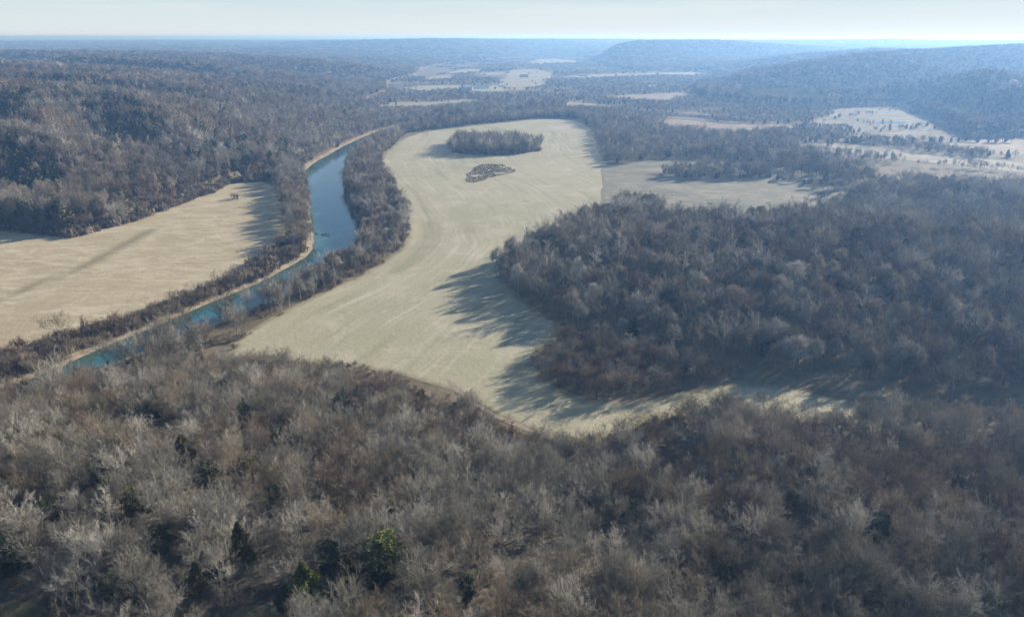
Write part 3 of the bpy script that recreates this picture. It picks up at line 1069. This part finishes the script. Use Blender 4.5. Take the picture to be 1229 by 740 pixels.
# valley woods
plant('dense_bare_woods', wood(RIGHT_WOOD, 6.8, (0.62, 1.15), 0.07, wide=1.1, seed=1) + wood(BUSH_WOOD, 4.6, (0.35, 0.62), 0.02, wide=1.2, seed=2, tint=[2, 3, 4, 0]),
      'dark bare winter wood on the right of the big pale pasture', 'wood')
plant('river_belt_woods', wood(BELT_R_LOW, 4.8, (0.55, 0.95), 0.0, gap=0.47, seed=14, tint=[0, 1, 2, 0], forms=(1, 5)) + wood(BELT_R, 5.0, (0.5, 0.95), 0.01, gap=0.2, wide=1.0, seed=3) + wood(BELT_L, 4.6, (0.55, 0.9), 0.0, wide=1.1, seed=4) + wood(BACK_BELT_L, 5.2, (0.6, 0.9), 0.03, seed=5),
      'bare trees lining both banks of the blue river', 'wood')
plant('field_copse', wood(COPSE, 5.2, (0.62, 1.1), wide=0.9, seed=6, tint=[0, 1, 0, 2], forms=(1, 5)) + brush(densify(COPSE, 8, 6, 3), 3.6, (0.5, 1.2), 0.3), 'dense block of tall bare trees alone in the big pasture', 'copse')
EAST_WOOD = poly([(905, 190), (1030, 204), (1050, 226), (1012, 226), (962, 213), (925, 206)])
plant('valley_woods', wood(EAST_WOOD, 8.0, (0.75, 1.1), 0.08, seed=21) + wood(MID_WOOD, 6.4, (0.65, 1.0), 0.06, seed=7) + wood(STRIP_WOOD, 5, (0.5, 0.8), 0.1, seed=8) + wood(STRIP_WOOD_B, 5, (0.4, 0.65), 0.03, seed=9),
      'blue-grey bare woods beyond the meadow, between pasture and russet fields', 'wood')
plant('field_scrub', brush(densify(SCRUB, 5, 4, 17, 1), 1.9, (0.18, 0.42), 0.24, 4, 2000, tints=(0, 2, 2)), 'low brown scrub patch in the middle of the big pasture', 'scrub')

hedge = []
for line, sz, n_ in (([(972, 152), (1000, 143), (1032, 139), (1060, 134)], (0.3, 0.6), 14), ([(1000, 163), (1040, 158), (1080, 157), (1120, 150)], (0.35, 0.7), 26), ([(1030, 146), (1050, 152), (1075, 151)], (0.25, 0.45), 14),
                     ([(985, 168), (1040, 171), (1110, 172), (1160, 170), (1229, 172)], (0.45, 0.85), 60), ([(1100, 181), (1160, 186), (1229, 190)], (0.4, 0.8), 22), ([(960, 171), (1010, 169), (1060, 174)], (0.35, 0.7), 18),
                     ([(905, 212), (950, 218), (1000, 230)], (0.3, 0.65), 26)):
    L = poly(line)
    seg = np.hypot(*np.diff(L, axis=0).T)
    for _ in range(n_):
        i = rng.choice(len(seg), p=seg / seg.sum())
        q = L[i] + (L[i + 1] - L[i]) * rng.random() + rng.normal(0, 4.5, 2)
        s = rng.uniform(*sz)
        ev_ = rng.random() < 0.3
        hedge.append((q[0], q[1], float(hg(q[0], q[1])), ('ced_lo', int(rng.integers(2)), 0) if ev_ else (lod_of(q[1]), int(rng.integers(NV)), int(rng.integers(5))), rng.uniform(0, 6.28), s * 1.25, s * (1.3 if ev_ else 1)))
plant('hedge_rows', hedge, 'thin straggling rows of trees through the meadow and far grazing fields', 'hedge')

# riverbank brush and the brushy field margins
strip = []
for line, wdt, sz in ((poly([(398, 437), (430, 444), (470, 455), (510, 470), (550, 488)]), 5, (0.3, 0.65)), (poly([(500, 478), (560, 500), (600, 519), (650, 537), (700, 546), (760, 522), (830, 500), (900, 495)]), 5, (0.3, 0.8))):
    for i in range(len(line) - 1):
        a, b = line[i], line[i + 1]
        for k in range(int(np.hypot(*(b - a)) / 1.5)):
            q = a + (b - a) * rng.random() + rng.normal(0, wdt * 0.45, 2)
            s = rng.uniform(*sz)
            strip.append((q[0], q[1], float(hg(q[0], q[1])), ('shrub', int(rng.integers(3)), int(rng.integers(3))), rng.uniform(0, 6.28), s * 1.2, s))
EDGE_L = poly([(-60, 272), (0, 264), (85, 273), (160, 250), (255, 213), (330, 199), (334, 217), (276, 220), (257, 231), (160, 267), (85, 286), (0, 277), (-60, 284)])
strip += brush(EDGE_L, 3.2, (0.8, 1.7), 0.22, 9)
plant('riverbank_brush', brush(BRUSH_L, 2.6, (0.6, 1.6), 0.08, 1, wet=2.8) + wood(BRUSH_L, 11, (0.3, 0.6), gap=0.3, seed=31, tint=[2, 4, 0], forms=(1, 5, 3)) + brush(BELT_R_LOW, 3.4, (0.3, 0.7), 0.56, 7) + brush(BELT_R, 3.4, (0.5, 1.0), 0.35, 2) + strip, 'tangled brown brush along the river banks and field margin', 'brush')

# hillsides and far valley
far_items = []
for r0, r1, step, wide, tall in ((380, 900, 6.8, 0.86, 0.95), (900, 1500, 6.6, 0.82, 0.85), (1500, 2600, 9.5, 1.25, 0.8), (2600, 4500, 17, 2.4, 0.8), (4500, 9000, 38, 5.4, 0.9)):
    x, y = jitter((-r1 * 0.72, 200), (r1 * 0.78, r1), step)
    rr = np.hypot(x, y)
    k = (rr >= r0) & (rr < r1) & in_fan(x, y, 1.05)
    x, y = x[k], y[k]
    dv = sdist(VALLEY, x, y)
    keep = (dv > -3) | ((x < 0) & (rr[k] < 900) & (dv > -30) & (sdist(LEFT_FIELD, x, y) > 1)) | ((x > 150) & (rr[k] > 830) & (fbm(x, y, 130, 44, 3) > 0.50)) | ((np.hypot(x, y) > 1180) & (fbm(x, y, 160, 44, 3) > 0.44))
    for P in [MAIN_FIELD, RIGHT_FIELD, MID_WOOD, BELT_R, BELT_L, BRUSH_L, RIGHT_WOOD, BACK_BELT_L]:
        keep &= sdist(P, x, y) > 0.5
    ragged = (fbm(x, y, 110, 46, 3) - 0.5) * 130 - 6
    stray = rng.random(len(x)) < 0.045
    for P in [p for _, p in FAR_FIELD_POLYS] + up_polys:
        keep &= (sdist(P, x, y) > np.minimum(ragged * -1, 4)) | (stray & (fbm(x, y, 60, 47, 2) > 0.5))
    keep &= sdist(RIVER, x, y) > 4
    x, y, dv = x[keep], y[keep], dv[keep]
    z = hg(x, y)
    tn = pick_tint(len(x), x, y)
    tn = np.where((np.hypot(x, y) > 600) & ((tn == 1) | (tn == 4)) & (rng.random(len(x)) < 0.75), np.where(tn == 1, 0, 2), tn)
    # evergreens favour shaded, north-facing folds
    e = 8.0
    slope = (hg(x + e, y + e) - hg(x - e, y - e)) / (2 * e)
    ev = 0.04 + 0.30 * sstep(0.50, 0.62, fbm(x, y, 240, 71, 3)) + 0.55 * sstep(-0.04, -0.22, slope * -1)
    rel = fbm(x, y, 90, 17, 2)
    dist = np.hypot(x, y)
    for i in range(len(x)):
        s = rng.uniform(0.75, 1.2) * (0.60 if dv[i] < 0 else 1.0)
        a = rng.uniform(0, 6.283)
        if rng.random() < ev[i] * (0.55 if x[i] > 0 else 1.0):
            far_items.append((x[i], y[i], z[i], ('ced_lo', int(rng.integers(2)), int(rng.choice([0, 0, 2]))), a, s * wide * 1.4, s * tall * 1.45))
        else:
            far_items.append((x[i], y[i], z[i], (lod_of(dist[i]), int(rng.integers(NV)), int(tn[i])), a, s * wide * rng.uniform(0.9, 1.2), s * tall))
plant('hillside_woods', far_items, 'leafless woods covering the hills and the far valley', 'wood')

# ------------------------------------------------------------------ the foreground wood: the nearest trees one by one, the rest as one mass
fx, fy = jitter((-330, 70), (420, 300), 4.3)
k = (sdist(FORE, fx, fy) < -2) & in_fan(fx, fy, 1.1, 14) & (ldist(trk, fx, fy) > 3.0)
for P in clear_polys:
    k &= sdist(P, fx, fy) > 0.5
CEDARS = [  # photo pixel of the middle of the crown, height, width, colour, label
    (462, 668, 9.5, 1.5, 1, 1, 'bright yellow-green cedar standing above its dark shadow in the foreground wood'),
    (452, 692, 6.0, 1.2, 0, 1, 'dark green cedar tucked under the bright yellow-green cedar'),
    (366, 702, 9.0, 1.4, 1, 0, 'green pointed cedar beside the mossy clearing at the bottom of the wood'),
    (418, 690, 8.5, 1.35, 2, 0, 'olive cedar between the pointed green cedar and the bright yellow-green one'),
    (340, 722, 4.5, 1.2, 0, 1, 'small dark rounded cedar at the edge of the mossy clearing'),
    (289, 655, 10.0, 1.0, 2, 0, 'slim olive-brown cedar in shade left of the bright cedars'),
    (220, 545, 9.5, 1.2, 2, 0, 'olive cedar among grey trees in the left of the foreground wood'),
    (160, 606, 7.5, 0.9, 2, 1, 'dull olive cedar low among pale grey branches on the left'),
    (268, 470, 7.0, 1.2, 0, 1, 'dark evergreen near the upper edge of the wood, below the river bend'),
    (292, 500, 7.5, 1.1, 0, 1, 'dark cedar just below the evergreen at the wood\'s upper edge'),
    (410, 487, 8.0, 1.3, 0, 1, 'broad dark evergreen below the near corner of the pasture'),
    (250, 575, 8.0, 1.2, 0, 1, 'dark cedar in a shaded hollow of the foreground wood'),
    (1056, 636, 6.5, 1.5, 0, 1, 'round dark green evergreen alone among bare trees on the right'),
    (505, 478, 5.5, 1.2, 2, 1, 'low olive evergreen on the brushy margin below the pasture'),
    (12, 665, 7.0, 1.3, 0, 1, 'dark evergreen at the left edge of the photo above the clearing'),
    (870, 690, 6.0, 1.1, 0, 1, 'small dark cedar low in the right half of the foreground wood'),
    (100, 478, 6.0, 1.2, 0, 1, 'dark cedar near the river end of the foreground wood, far left'),
    (182, 492, 6.5, 1.3, 0, 1, 'rounded dark evergreen midway between the river and the olive cedar'),
    (335, 525, 6.5, 1.4, 0, 1, 'bushy dark evergreen in the middle of the wood, below the pasture corner'),
    (378, 548, 7.0, 1.2, 2, 0, 'olive-dark cedar right of the bushy dark evergreen, mid wood'),
    (118, 566, 6.5, 1.2, 0, 1, 'dark rounded cedar left of the dull olive cedar'),
    (300, 566, 6.0, 1.2, 2, 1, 'olive evergreen close right of the cedar in the shaded hollow'),
    (330, 600, 7.0, 1.2, 0, 1, 'dark cedar above the slim olive-brown cedar, between pale grey trees'),
    (60, 612, 6.0, 1.3, 0, 1, 'dark evergreen left of pale grey branches, left part of the wood'),
    (192, 648, 6.5, 1.3, 0, 1, 'dark cedar below the dull olive cedar'),
    (140, 702, 6.0, 1.4, 0, 1, 'dark evergreen between the two clearings at the bottom left'),
    (236, 694, 6.5, 1.1, 2, 0, 'olive cedar just above the mossy clearing'),
    (395, 668, 6.5, 1.2, 0, 1, 'dark green cedar behind the pointed green and olive cedars'),
    (560, 705, 5.5, 1.2, 0, 1, 'small dark cedar near the bottom edge, right of the bright cedar'),
    (950, 604, 5.5, 1.3, 0, 1, 'small dark evergreen left of the round evergreen on the right'),
    (1150, 585, 5.5, 1.2, 0, 1, 'small dark cedar near the right edge, above the round evergreen'),
    (760, 612, 5.5, 1.3, 2, 1, 'brownish olive evergreen in the middle of the right half of the wood'),
]
ced = []
shy = np.zeros(len(fx), bool)
for px, py, h, w, tn, v, lab in CEDARS:
    z = 18.0
    for _ in range(6):
        x, y = gp(px, py, z + h * 0.5)
        z = float(hg(x, y))
    ced.append((x, y, z))
    k &= np.hypot(fx - x, fy - y) > 3.2
    # keep the cedar in view: no tall tree right in front of it
    shy |= ((np.abs(fx - x * (fy / y)) < 2.6 + 0.14 * h) & (fy < y) & (fy > y - 12))
fx, fy, shy = fx[k], fy[k], shy[k]
dens = fbm(fx, fy, 26, 83, 2)
k = (dens > 0.30) | (rng.random(len(fx)) < 0.35)
fx, fy, shy = fx[k], fy[k], shy[k]
fz = hg(fx, fy)
fs = np.where(shy, 0.5, 1.0) * rng.uniform(0.42, 0.75, len(fx)) * np.where(dens[k] < 0.36, 0.8, 1.0)
ft = pick_tint(len(fx), fx, fy)
fv = rng.integers(0, NV, len(fx))
fa = rng.uniform(0, 6.283, len(fx))
tpx, tpy = to_px(fx, fy, fz + 10 * fs)
fd = np.sqrt(fx ** 2 + fy ** 2 + (fz - CAM_H) ** 2)
inv = (tpx > -8) & (tpx < 1237) & (tpy < 752) & (tpy > 0)
order = np.argsort(np.where(inv, fd / fs ** 0.5, 1e9))
N_IND = 280
ind = [i for i in order[:N_IND] if inv[i]]
rest = [i for i in range(len(fx)) if i not in set(ind)]
plant('hilltop_woods', [(fx[i], fy[i], fz[i], (lod_of(fd[i]), int(fv[i]), int(ft[i])), fa[i], fs[i], fs[i]) for i in rest],
      'massed bare trees of the foreground wood running back to the pasture', 'wood')
plant('undergrowth', brush(FORE, 4.6, (0.3, 0.75), 0.52, 5, 400), 'brown undergrowth beneath the foreground trees', 'undergrowth')


def slot(o, m):
    o.material_slots[0].link = 'OBJECT'
    o.material_slots[0].material = m


first_tree = {}


def bare_tree(v, tint, loc, turn, sxy, sz, label, group):
    """root Empty > trunk, crown (copies share their meshes)"""
    if v not in first_tree:
        r = empty('bare_tree', loc, turn)
        link('trunk', HI_T[v], parent=r)
        link('crown', HI_C[v], parent=r)
        first_tree[v] = r
    else:
        src = first_tree[v]
        r = src.copy()
        col.objects.link(r)
        for ch in list(src.children):
            c = ch.copy()
            col.objects.link(c)
            c.parent = r
    r.location, r.rotation_euler, r.scale = loc, (0, 0, turn), (sxy, sxy, sz)
    for ch in r.children:
        slot(ch, M_BARK[tint])
    tag(r, label, 'bare tree', group)
    return r


# ---- labels: look first, then the nearest landmark, then the place
LAND = [(462, 668, 'the bright yellow-green cedar'), (366, 702, 'the pointed green cedar'), (310, 728, 'the mossy clearing'), (289, 655, 'the slim olive-brown cedar'),
        (1056, 636, 'the round dark evergreen'), (30, 722, 'the corner clearing'), (160, 606, 'the dull olive cedar'), (870, 690, 'the small dark cedar'), (220, 545, 'the olive cedar'),
        (250, 575, 'the cedar in the hollow')]
ZX = ['far left', 'left', 'centre left', 'centre', 'centre right', 'right', 'far right']


def place_words(px, py, bpy_):
    best = None
    for lx, ly, nm in LAND:
        dx, dy = px - lx, py - ly
        dd = math.hypot(dx, dy * 1.3)
        if dd < 95 and (best is None or dd < best[0]):
            best = (dd, dx, dy, nm)
    if best:
        _, dx, dy, nm = best
        rel = ('just ' if best[0] < 48 else '') + ('left of' if abs(dx) > abs(dy) and dx < 0 else 'right of' if abs(dx) > abs(dy) else 'behind' if dy < 0 else 'in front of')
        return rel + ' ' + nm
    zx = ZX[min(6, max(0, int(px / 1229 * 7)))]
    zy = 'along the bottom edge' if py > 690 else 'in the lower rows' if py > 640 else 'in the middle rows' if py > 585 else 'in the upper rows'
    return zy + ', ' + zx


tpx2, tpy2 = to_px(fx, fy, fz + 8 * fs)
keyed = {}
for i in ind:
    size = 'tall' if fs[i] > 0.66 else 'small' if fs[i] < 0.51 else ''
    lab = (size + ' ' if size else '') + TINTS[ft[i]] + ' ' + FORM_WORD[FORMS[fv[i]]] + ' bare tree ' + place_words(tpx2[i], tpy2[i], 0)
    keyed.setdefault(lab, []).append(i)
ORD = ['leftmost', 'second from left', 'third from left', 'fourth from left', 'fifth from left', 'sixth from left', 'seventh from left']
for lab, ids in keyed.items():
    ids.sort(key=lambda i: tpx2[i])
    for n, i in enumerate(ids):
        l = lab
        if len(ids) == 2:
            l = lab + (', left one' if n == 0 else ', right one')
        elif len(ids) > 2:
            l = lab + ', ' + (ORD[n] if n < len(ids) - 1 else 'rightmost')
        bare_tree(int(fv[i]), int(ft[i]), (fx[i], fy[i], fz[i]), fa[i], fs[i], fs[i], l, 'bare trees of the foreground wood')

first_cedar = {}
for (px, py, h, w, tn, v, lab), (x, y, z) in zip(CEDARS, ced):
    if v not in first_cedar:
        r = empty('cedar_tree', (x, y, z))
        link('trunk', CED_TR, parent=r)
        link('crown', CED_HI[v], parent=r)
        first_cedar[v] = r
    else:
        r = first_cedar[v].copy()
        col.objects.link(r)
        for ch in list(first_cedar[v].children):
            c = ch.copy()
            col.objects.link(c)
            c.parent = r
    r.location = (x, y, z)
    r.rotation_euler = (0, 0, rng.uniform(0, 6.28))
    r.scale = (1.2 * w * h / 8, 1.2 * w * h / 8, 1.12 * h / 8)
    for ch in r.children:
        slot(ch, M_CEDAR[tn] if ch.name.startswith('crown') else M_BARK[4])
    tag(r, lab, 'cedar', 'evergreens in the foreground wood')

# lone trees that stand out farther off
for px, py, v, tn, s, lab in (
        (69, 408, 4, 2, 0.72, 'lone forked bare tree in the brush at the near edge of the straw field'),
        (103, 402, 1, 4, 0.6, 'thin dark bare tree right of the forked lone tree on the left bank'),
        (132, 394, 1, 2, 0.45, 'small slender bare tree in the left bank brush'),
        (140, 268, 0, 1, 0.9, 'white-barked tree at the top edge of the straw field'),
        (150, 268, 5, 1, 0.85, 'pale sycamore close right of the white-barked tree by the straw field'),
        (13, 270, 0, 1, 1.0, 'wide pale tree by the notch in the straw field, at the left edge'),
        (32, 268, 1, 1, 1.1, 'tall pale trunk beside the wide pale tree, left edge of the straw field'),
        (92, 268, 7, 1, 0.95, 'pale tree on the wooded point jutting into the straw field'),
        (1140, 482, 7, 1, 1.0, 'broad pale tree in front of the dark right-hand wood'),
        (805, 445, 1, 0, 0.8, 'slim grey tree between the bushy wood and the narrow strip of pasture')):
    x, y = gp(px, py)
    bare_tree(v, tn, (x, y, float(hg(x, y))), rng.uniform(0, 6.28), s, s, lab, None)

# a round bush out in the straw field, and shrubs in the meadow
def shrub_thing(px, py, s, v, lab):
    x, y = gp(px, py)
    o = link('bush', SHRUB[v], lab, 'bush')
    o.location = (x, y, float(hg(x, y)))
    o.scale = (s * 1.5, s * 1.5, s)
    slot(o, M_BARK[4])


shrub_thing(283, 239, 1.5, 0, 'round dark bush alone at the far end of the straw field')
shrub_thing(985, 238, 1.9, 1, 'dark bush standing in the right-hand meadow')
shrub_thing(893, 206, 1.6, 2, 'dark bush at the end of the thin hedge across the meadow')


# ------------------------------------------------------------------ far farm buildings
M_WALL = plain('white_boards', (0.78, 0.77, 0.74), 0.6, 0.08, 0.5)
M_TIN = plain('pale_tin_roof', (0.62, 0.64, 0.66), 0.45, 0.1, 0.3)
M_SHINGLE = plain('grey_shingles', (0.22, 0.21, 0.21), 0.9, 0.2, 0.6)
M_GLASS = plain('dark_window', (0.03, 0.035, 0.04), 0.15, 0.1, 1)


def building(px, py, L, W, H, rz, roof_m, label, name='farm_building', cat='building', z=None):
    x, y = gp(px, py)
    if z is None:
        z = float(hg(x, y))
    r = empty(name, (x, y, z), rz, label, cat)
    rh = W * 0.28
    a, b = L / 2, W / 2
    V = [(-a, -b, -0.5), (a, -b, -0.5), (a, b, -0.5), (-a, b, -0.5), (-a, -b, H), (a, -b, H), (a, b, H), (-a, b, H), (-a, 0, H + rh), (a, 0, H + rh)]
    me = bpy.data.meshes.new('wall')
    me.from_pydata(V, [], [(0, 1, 5, 4), (2, 3, 7, 6), (1, 2, 6, 9, 5), (3, 0, 4, 8, 7)])
    me.materials.append(M_WALL)
    link('wall', me, parent=r)
    o, t_ = 0.5, 0.18
    s = rh / b
    V, F = [], []
    for sg in (-1, 1):
        n = len(V)
        e = (b + o) * sg
        ez = H - o * s
        V += [(-a - o, e, ez + 0.03), (a + o, e, ez + 0.03), (a + o, 0, H + rh + 0.03), (-a - o, 0, H + rh + 0.03),
              (-a - o, e, ez + t_), (a + o, e, ez + t_), (a + o, 0, H + rh + t_), (-a - o, 0, H + rh + t_)]
        F += [(n, n + 1, n + 2, n + 3), (n + 4, n + 5, n + 6, n + 7), (n, n + 1, n + 5, n + 4), (n, n + 3, n + 7, n + 4), (n + 1, n + 2, n + 6, n + 5)]
    me = bpy.data.meshes.new('roof')
    me.from_pydata(V, [], F)
    me.materials.append(roof_m)
    link('roof', me, parent=r)
    k = max(2, int(L / 4))
    for i in range(min(k, 6)):
        wx = -a + (i + 0.5) * L / min(k, 6)
        me = bpy.data.meshes.new('window')
        y0 = -b - 0.04
        V = [(wx - 0.5, y0, 1.0), (wx + 0.5, y0, 1.0), (wx + 0.5, y0, 2.3), (wx - 0.5, y0, 2.3), (wx - 0.5, -b + 0.02, 1.0), (wx + 0.5, -b + 0.02, 1.0), (wx + 0.5, -b + 0.02, 2.3), (wx - 0.5, -b + 0.02, 2.3)]
        me.from_pydata(V, [], [(0, 1, 2, 3), (0, 4, 5, 1), (1, 5, 6, 2), (2, 6, 7, 3), (3, 7, 4, 0)])
        me.materials.append(M_GLASS)
        link('window', me, parent=r)
    return r


building(782, 106.5, 17, 10, 6.0, R(15), M_TIN, 'white farmhouse with a pale roof above the russet field on the right', 'farmhouse', 'house')
building(559, 108.0, 32, 12, 4.5, R(-8), M_TIN, 'long pale farm shed in the far pasture, left of its neighbour')
building(576, 106.6, 46, 12, 4.5, R(4), M_TIN, 'longer pale farm shed right of the first shed in the far pasture')
building(602, 104.5, 14, 9, 5.5, R(25), M_TIN, 'small white house at the edge of the far cream field', 'farmhouse', 'house')
building(456, 88.0, 22, 12, 6.0, R(10), M_TIN, 'tiny white house among trees at the left side of the far valley', 'farmhouse', 'house')
building(629, 93.0, 26, 12, 5.0, R(0), M_SHINGLE, 'grey-roofed barn in the cream fields of the far valley', 'barn', 'barn')
building(700, 91.5, 30, 12, 5.0, R(6), M_TIN, 'pale barn beside the long cream strip in the far valley', 'barn', 'barn')

# fallen snag at the river's edge
x, y = gp(383, 281, -2.5)
S = [(0, 0, -0.4, 4, -1.5, 0.5, 0.35, 0.28), (4, -1.5, 0.5, 8, -2.4, 0.9, 0.28, 0.14), (4, -1.5, 0.5, 6.2, 0.4, 1.4, 0.16, 0.07), (6, -2, 0.7, 8.4, -4.2, 1.5, 0.12, 0.05), (2, -0.7, 0.2, 3.2, -3.2, 1.1, 0.14, 0.06),
     (-3, 0.6, 0.8, 0, 0, -0.4, 0.45, 0.35)]
o = link('fallen_tree', mesh_arrays('fallen_tree', *prisms(S), [M_BARK[4]]), 'dark fallen tree lying in the water at the left bank', 'fallen tree')
o.location = (x, y, -2.5)

# ------------------------------------------------------------------ haze: one closed box of pale, even air
hm = bpy.data.materials.new('haze_air')
hm.use_nodes = True
hn, hl = hm.node_tree.nodes, hm.node_tree.links
hn.clear()
ho = hn.new('ShaderNodeOutputMaterial')
hv = hn.new('ShaderNodeVolumePrincipled')
hv.inputs['Color'].default_value = (*HAZE_COLOR, 1)
hv.inputs['Absorption Color'].default_value = (0.56, 0.56, 0.56, 1)   # air absorbs little, scatters blue most
hv.inputs['Density'].default_value = HAZE_DENSITY
hv.inputs['Anisotropy'].default_value = HAZE_ANISO
hl.new(hv.outputs['Volume'], ho.inputs['Volume'])
x0, x1, y0, y1, z0, z1 = -50000, 50000, -2500, 70000, float(ZZ.min()) - 1.0, 128.0
V = [(x0, y0, z0), (x1, y0, z0), (x1, y1, z0), (x0, y1, z0), (x0, y0, z1), (x1, y0, z1), (x1, y1, z1), (x0, y1, z1)]
me = bpy.data.meshes.new('haze')
me.from_pydata(V, [], [(3, 2, 1, 0), (4, 5, 6, 7), (0, 1, 5, 4), (1, 2, 6, 5), (2, 3, 7, 6), (3, 0, 4, 7)])
me.materials.append(hm)
link('haze', me, kind='stuff')
